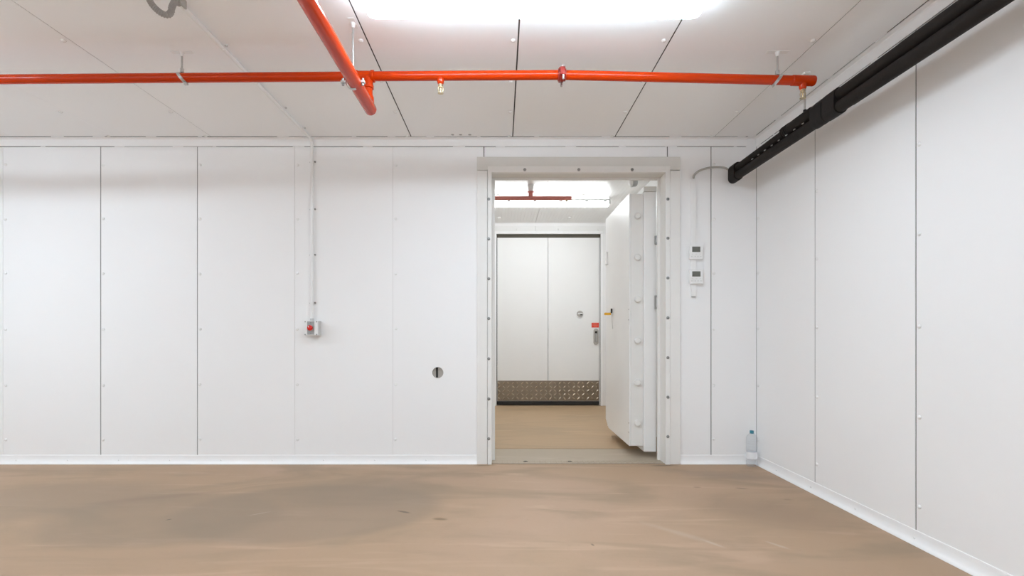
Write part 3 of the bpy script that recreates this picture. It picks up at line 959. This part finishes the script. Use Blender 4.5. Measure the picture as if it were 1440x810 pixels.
pl = thing('insulated_pipe', 'two black insulated pipes taped together along the side wall', 'pipe', (BX, -0.06, BZ1))
mk('insulation', tb([bl(-6.68, BZ1), bl(-1.62, BZ1), bl(-1.60, BZ1 + 0.001), bl(-0.10, BZ1 + 0.002), bl(-0.09, BZ1 + 0.002)], [BR, BR, 0.037, 0.036, 0.033], 24), 'black_foam', pl, smooth=True)
pu = pl
UX = BX
mk('insulation', tb([bl(-6.68, BZ2), bl(-2.02, BZ2), bl(-2.0, BZ2), bl(-1.25, BZ2)], [BR, BR, 0.0365, 0.036], 24), 'black_foam', pu, smooth=True)
mk('insulation_sleeve', tb([bl(-1.26, BZ2), bl(-1.24, BZ2), bl(-0.90, BZ2 - 0.002), bl(-0.86, BZ2 - 0.003), bl(-0.09, BZ2 - 0.008)], [0.0335, 0.036, 0.0355, 0.033, 0.032], 24), 'black_foam', pu, smooth=True)


def hull_ring(y0, y1, grow, name, mat, parent, seg=14, wob=0.0):
    """a band wrapped round both pipes: stadium section"""
    prof = []
    for k in range(seg + 1):
        a_ = PI * k / seg
        prof.append((BX + (BR + grow) * math.cos(a_), BZ2 + (BR + grow) * math.sin(a_)))
    for k in range(seg + 1):
        a_ = PI + PI * k / seg
        prof.append((BX + (BR + grow) * math.cos(a_), BZ1 + (BR + grow) * math.sin(a_)))
    bm = bmesh.new()
    rows = []
    ny = 6
    for j in range(ny + 1):
        y = y0 + (y1 - y0) * j / ny
        s = 1.0 if 0 < j < ny else 0.985
        cy_, cz_ = BX, (BZ1 + BZ2) / 2
        rows.append([bm.verts.new((cy_ + (px_ - cy_) * s, y, cz_ + (pz_ - cz_) * s + wob * math.sin(j * 2.1))) for px_, pz_ in prof])
    n_ = len(prof)
    for a_, b_ in zip(rows, rows[1:]):
        for i in range(n_):
            bm.faces.new((a_[i], a_[(i + 1) % n_], b_[(i + 1) % n_], b_[i]))
    bm.faces.new(rows[0])
    bm.faces.new(rows[-1])
    return mk(name, bm, mat, parent, smooth=True)


hull_ring(-0.17, -0.055, 0.004, 'end_wrap', 'black_tape', pl)
hull_ring(-1.52, -1.40, 0.006, 'tape_band', 'black_tape', pl)
hull_ring(-1.39, -1.27, 0.003, 'tape_band', 'black_tape', pl, wob=0.001)
# saddle on the upper pipe with a ridged collar
mk('saddle', tb([bl(-1.26, BZ2 + 0.004), bl(-1.24, BZ2 + 0.005), bl(-0.98, BZ2 + 0.005), bl(-0.965, BZ2 + 0.004)], [0.034, 0.0415, 0.0415, 0.033], 24), 'black_foam', pu, smooth=True)
cbm = bmesh.new()
for k in range(4):
    yy = -0.985 + k * 0.022
    tube(cbm, [(BX, yy, BZ2 + 0.004), (BX, yy + 0.004, BZ2 + 0.004), (BX, yy + 0.012, BZ2 + 0.004), (BX, yy + 0.016, BZ2 + 0.004)], [0.036, 0.045, 0.045, 0.036], 20)
mk('ridged_collar', cbm, 'black_tape', pu, smooth=True)
for k in range(8):
    yy = -1.18 + k * 0.10
    link_piece('tie_glint', bpy.data.meshes.get('tie_glint') or mesh_of(box(-0.003, 0.003, -0.010, 0.010, -0.003, 0.003), 'tie_glint', 'galvanised', False), (BX - 0.0315, yy, (BZ1 + BZ2) / 2 - 0.004), pl)
t_ = thing('pipe_hanger', 'thin rod hanging the black insulated pipes from the ceiling', 'pipe hanger', (BX - 0.005, -1.16, HC))
mk('rod', tb([(BX - 0.005, -1.16, BZ2 + 0.046), (BX - 0.005, -1.16, HC - 0.01)], 0.0065, 10), 'galvanised', t_, smooth=True)
mk('ceiling_plate', box(BX - 0.02, BX + 0.02, -1.18, -1.14, HC - 0.011, HC - 0.0003), 'white_plastic', t_)
mk('rod_nut', lathe([(0, 0), (0.011, 0), (0.011, 0.014), (0, 0.014)], (BX - 0.005, -1.16, BZ2 + 0.0465), (0, 0, 1), 6), 'black_tape', t_)

# ------------------------------------------------------------------ cable, trunking and thermostats beside the corner
tr_ = thing('cable_trunking', 'narrow white cable trunking running down to the two thermostats', 'trunking', (X0(974.5), 0, Zw(417)))
TX0, TX1 = X0(971.3), X0(978.2)
mk('trunking_body', box(TX0, TX1, -0.016, -0.0004, Zw(417), Zw(251.5)), 'white_plastic', tr_, bevel=0.0015)
mk('trunking_lid', box(TX0 + 0.003, TX1 - 0.003, -0.0185, -0.0162, Zw(416.6), Zw(252)), 'white_plastic', tr_, bevel=0.0008)
mk('end_plug', box(TX0 + 0.004, TX1 - 0.004, -0.013, -0.003, Zw(417) - 0.006, Zw(417) - 0.0002), 'plate_grey', tr_)
fc = thing('flexible_conduit', 'grey flexible conduit arching from trunking to black pipe end', 'conduit', (X0(974.5), -0.01, Zw(252)))
mk('hose', tb(spline([(X0(974.5), -0.009, Zw(252.5)), (X0(975.3), -0.014, Zw(247.5)), (X0(979), -0.022, Zw(243.3)), (X0(985), -0.030, Zw(240.2)), (X0(994), -0.038, Zw(238.0)), (X0(1005), -0.045, Zw(237.3)), (X0(1015), -0.050, Zw(238.4)), (2.075, -0.052, 2.682), (2.09, -0.0545, 2.678)], 8), 0.0095, 12), 'grey_cable', fc, smooth=True)


def thermostat(label, p0, p1, q0, q1):
    x0, x1, z1, z0 = X0(p0), X0(p1), Zw(q0), Zw(q1)
    t2 = thing('thermostat', label, 'thermostat', ((x0 + x1) / 2, -0.019, z0), 'thermostats on the trunking')
    bd = mk('body', box(x0, x1, -0.042, -0.0188, z0, z1), 'white_plastic', t2, bevel=0.003)
    w_, h_ = x1 - x0, z1 - z0
    mk('screen', box(x0 + w_ * 0.19, x0 + w_ * 0.80, -0.0435, -0.0422, z0 + h_ * 0.50, z0 + h_ * 0.88), 'lcd', t2)
    for fx in (0.16, 0.42, 0.62, 0.84):
        mk('button', box(x0 + w_ * (fx - 0.05), x0 + w_ * (fx + 0.05), -0.0438, -0.0422, z0 + h_ * 0.16, z0 + h_ * 0.22), 'button', t2)
    for fx in (0.2, 0.5, 0.8):
        mk('key_mark', box(x0 + w_ * (fx - 0.06), x0 + w_ * (fx + 0.06), -0.0433, -0.0422, z0 + h_ * 0.345, z0 + h_ * 0.365), 'grey_plastic', t2)


thermostat('upper white thermostat with grey screen on the trunking', 967.5, 986, 345.5, 365.3)
thermostat('lower white thermostat with grey screen on the trunking', 967.5, 986.3, 380, 399.4)

# ------------------------------------------------------------------ conduit, hose and red switch
CX, CR = -1.733, 0.0135
cz0, cz1 = 1.335, HC - 0.024
cd = thing('conduit_pipe', 'white conduit running over the ceiling and down to the red switch', 'conduit', (CX, -0.02, cz0))
YE = -1.93
mk('wall_run', tb([(CX, -0.022, cz0), (CX, -0.022, HC - 0.06)], CR, 16), 'white_plastic', cd, smooth=True)
mk('elbow', tb([(CX, -0.022, HC - 0.062), (CX, -0.023, HC - 0.045), (CX, -0.030, HC - 0.031), (CX, -0.044, HC - 0.024), (CX, -0.062, HC - 0.022)], 0.0155, 16), 'white_plastic', cd, smooth=True)
mk('ceiling_run', tb([(CX, -0.06, HC - 0.022), (CX, YE, HC - 0.022)], CR, 16), 'white_plastic', cd, smooth=True)
for py in (228.5, 295, 359, 426.5):
    zz = Zw(py)
    sd = mk('saddle', box(CX - 0.030, CX + 0.030, -0.004, -0.0004, zz - 0.009, zz + 0.009), 'white_plastic', cd)
    mk('strap', tb([(CX, -0.022, zz - 0.008), (CX, -0.022, zz + 0.008)], CR + 0.0025, 16), 'white_plastic', sd, smooth=True)
    mk('saddle_screw', lathe([(0.0085, 0), (0.008, 0.006), (0, 0.007)], (CX + 0.0235, -0.004, zz + 0.004), (0, -1, 0), 8), 'dark_bolt', sd)
    mk('saddle_screw', lathe([(0.005, 0), (0.005, 0.003), (0, 0.0035)], (CX - 0.0235, -0.004, zz), (0, -1, 0), 8), 'grey_plastic', sd)
for yy in (-0.245, -0.635, -1.065, -1.50):
    sd = mk('saddle', box(CX - 0.030, CX + 0.030, yy - 0.009, yy + 0.009, HC - 0.004, HC - 0.0004), 'white_plastic', cd)
    mk('strap', tb([(CX, yy - 0.009, HC - 0.022), (CX, yy + 0.009, HC - 0.022)], CR + 0.0028, 16), 'white_plastic', sd, smooth=True)
    mk('saddle_screw', lathe([(0.0085, 0), (0.008, 0.008), (0, 0.009)], (CX + 0.0235, yy - 0.003, HC - 0.004), (0, 0, -1), 8), 'grey_plastic', sd)

hs = thing('corrugated_hose', 'grey corrugated hose looping down from the ceiling conduit', 'hose', (CX, YE, HC))
z7 = 2.70 / F


def hp_(px, py, z=2.70):
    s = z / F
    return Vector(((px - 705) * s, z - ZB, CH - (py - 471) * s))


pts = spline([(CX, YE - 0.02, HC - 0.024), (CX + 0.006, YE - 0.05, HC - 0.05), hp_(241.5, 11, 2.66), hp_(240.5, 17, 2.66), hp_(236, 20.8, 2.65), hp_(229, 19.5, 2.64), hp_(221, 14, 2.63), hp_(213, 5, 2.62), hp_(207, -8, 2.61), hp_(203, -24, 2.60), hp_(197, -36, 2.60), (-1.93, -2.05, HC - 0.004)], 14)
dense = [pts[0]]
for p in pts[1:]:
    gap_ = (p - dense[-1]).length
    while gap_ >= 0.0032:
        dense.append(dense[-1] + (p - dense[-1]) * (0.0032 / gap_))
        gap_ = (p - dense[-1]).length
bm = bmesh.new()
tube(bm, dense, [0.0142 + 0.0020 * (1, 1, -1)[k % 3] for k in range(len(dense))], 14)
mk('corrugated_sleeve', bm, 'grey_hose', hs)
mk('gland', tb([(CX, YE - 0.001, HC - 0.022), (CX, YE - 0.02, HC - 0.023), (CX, YE - 0.022, HC - 0.023), (CX, YE - 0.045, HC - 0.032)], [0.019, 0.019, 0.0165, 0.0165], 12), 'grey_hose', hs, smooth=True)
mk('hose_clip', box(CX + 0.018, CX + 0.030, YE - 0.035, YE + 0.02, HC - 0.045, HC - 0.0005), 'grey_cable', hs, bevel=0.003)

sw = thing('isolator_switch', 'grey wall switch box with a red knob below the conduit', 'switch', (-1.715, 0, 1.178))
bxm = mk('box', box(-1.776, -1.656, -0.070, -0.0004, 1.178, 1.311), 'grey_plastic', sw, bevel=0.004)
mk('lid', box(-1.776, -1.656, -0.090, -0.0705, 1.178, 1.311), 'white_plastic', sw, bevel=0.004)
fp = mk('face_plate', box(-1.749, -1.685, -0.0935, -0.0902, 1.186, 1.306), 'plate_grey', sw, bevel=0.001)
kx, kzz = -1.719, 1.247
mk('knob_collar', lathe([(0.026, 0), (0.026, 0.003), (0.021, 0.004), (0, 0.004)], (kx, -0.0935, kzz), (0, -1, 0), 20), 'galvanised', sw, smooth=True)
kb = mk('red_knob', lathe([(0.018, 0), (0.018, 0.004), (0.0245, 0.006), (0.0245, 0.014), (0.018, 0.019), (0, 0.020)], (kx, -0.0976, kzz), (0, -1, 0), 20), 'red_knob', sw, smooth=True)
mk('knob_mark', box(kx - 0.012, kx - 0.006, -0.1188, -0.1172, kzz + 0.004, kzz + 0.016), 'label_white', kb)
for zz in (1.293, 1.199):
    mk('plate_screw', lathe([(0.006, 0), (0.006, 0.002), (0, 0.0025)], (-1.717, -0.0935, zz), (0, -1, 0), 8), 'dark_bolt', fp)
for xx in (-1.768, -1.664):
    for zz in (1.187, 1.302):
        mk('lid_screw', lathe([(0.006, 0), (0.006, 0.002), (0, 0.0025)], (xx, -0.090, zz), (0, -1, 0), 8), 'dark_bolt', sw)
mk('gland', tb([(CX, -0.022, 1.3115), (CX, -0.022, 1.334)], 0.0175, 12), 'grey_plastic', sw, smooth=True)

# ------------------------------------------------------------------ water bottle in the corner
BXx, BYy = 2.255, -0.095
bt = thing('water_bottle', 'clear plastic water bottle with blue cap standing in the corner', 'bottle', (BXx, BYy, 0.0))
pr = [(0, 0.004), (0.020, 0.004), (0.030, 0.0), (0.043, 0.004), (0.047, 0.018), (0.047, 0.050), (0.043, 0.060), (0.043, 0.064), (0.0455, 0.070), (0.0455, 0.138), (0.043, 0.143), (0.043, 0.147), (0.0475, 0.154)]
for k in range(4):
    z_ = 0.160 + k * 0.022
    pr += [(0.0475, z_), (0.0475, z_ + 0.012), (0.0455, z_ + 0.016), (0.0455, z_ + 0.018)]
pr += [(0.0475, 0.250), (0.045, 0.264), (0.036, 0.281), (0.022, 0.294), (0.0145, 0.300), (0.0145, 0.306)]
mk('bottle_body', lathe(pr, (BXx, BYy, 0.0005), (0, 0, 1), 28), 'clear_plastic', bt, smooth=True)
mk('label', lathe([(0.0462, 0.074), (0.0462, 0.134)], (BXx, BYy, 0), (0, 0, 1), 28), 'label_white', bt, smooth=True)['label'] = 'white paper label'
mk('cap', lathe([(0, 0.302), (0.0165, 0.302), (0.0172, 0.304), (0.0168, 0.321), (0.014, 0.323), (0, 0.323)], (BXx, BYy, 0), (0, 0, 1), 20), 'blue_cap', bt, smooth=True)['label'] = 'blue screw cap'
mk('neck_ring', lathe([(0.0175, 0.296), (0.0175, 0.300), (0.0145, 0.301)], (BXx, BYy, 0), (0, 0, 1), 20), 'blue_cap', bt, smooth=True)

# ------------------------------------------------------------------ lobby pipe and ceiling device


def lo(px, py, z):
    s = z / F
    return Vector(((px - 705) * s, z - ZB, CH - (py - 471) * s))


lp = thing('sprinkler_pipe', 'red sprinkler pipe paled by painted haze below the lobby ceiling', 'pipe', lo(746, 279, 6.3))
a_, b_ = lo(803.5, 278.8, 6.3), lo(803.5, 278.8, 6.3)
a_.x = -1.2
mk('pipe', tb([a_, b_ - Vector((0.004, 0, 0)), b_], [0.024, 0.024, 0.02], 20), 'red_hazed', lp, smooth=True)
c_ = lo(746.3, 278.8, 6.3)
mk('riser', tb([c_, (c_.x, c_.y, c_.z + 0.085)], 0.026, 18), 'red_hazed', lp, smooth=True)
mk('flange', tb([(c_.x, c_.y, c_.z + 0.072), (c_.x, c_.y, c_.z + 0.082)], 0.044, 20), 'red_hazed', lp, smooth=True)
mk('ceiling_sleeve', tb([(c_.x, c_.y, c_.z + 0.083), (c_.x, c_.y, LH - 0.002)], [0.03, 0.042], 18), 'white_plastic', lp, smooth=True)
e_ = lo(796.8, 278.8, 6.3)
sh = mk('sprinkler_head', lathe([(0.012, 0), (0.016, 0.024), (0.016, 0.034), (0.010, 0.04), (0.010, 0.05), (0, 0.05)], (e_.x, e_.y, e_.z), (0, 0, -1), 12), 'brass', lp, smooth=True)
for s in (-1, 1):
    mk('yoke_arm', tb([(e_.x + s * 0.010, e_.y, e_.z - 0.045), (e_.x + s * 0.018, e_.y, e_.z - 0.065), (e_.x + s * 0.004, e_.y, e_.z - 0.085)], 0.004, 8), 'brass', sh, smooth=True)
mk('deflector', lathe([(0, 0), (0.02, 0), (0.02, 0.003), (0, 0.003)], (e_.x, e_.y, e_.z - 0.09), (0, 0, 1), 12), 'brass', sh)

g_ = lo(891, 257, 5.55)
cd2 = thing('alarm_sounder', 'small round white device hanging from lobby ceiling above vault door', 'alarm', (g_.x, g_.y, LH))
mk('bracket', tb([(g_.x + 0.012, g_.y, g_.z), (g_.x + 0.012, g_.y, LH - 0.001)], 0.016, 12), 'grey_plastic', cd2, smooth=True)
mk('body', lathe([(0, -0.03), (0.040, -0.03), (0.046, -0.015), (0.046, 0.028), (0, 0.028)], g_, (-1, -0.25, -0.1), 20), 'grey_plastic', cd2, smooth=True)
mk('dome', lathe([(0.043, 0.0285), (0.040, 0.038), (0.026, 0.048), (0, 0.052)], g_, (-1, -0.25, -0.1), 20), 'white_plastic', cd2, smooth=True)
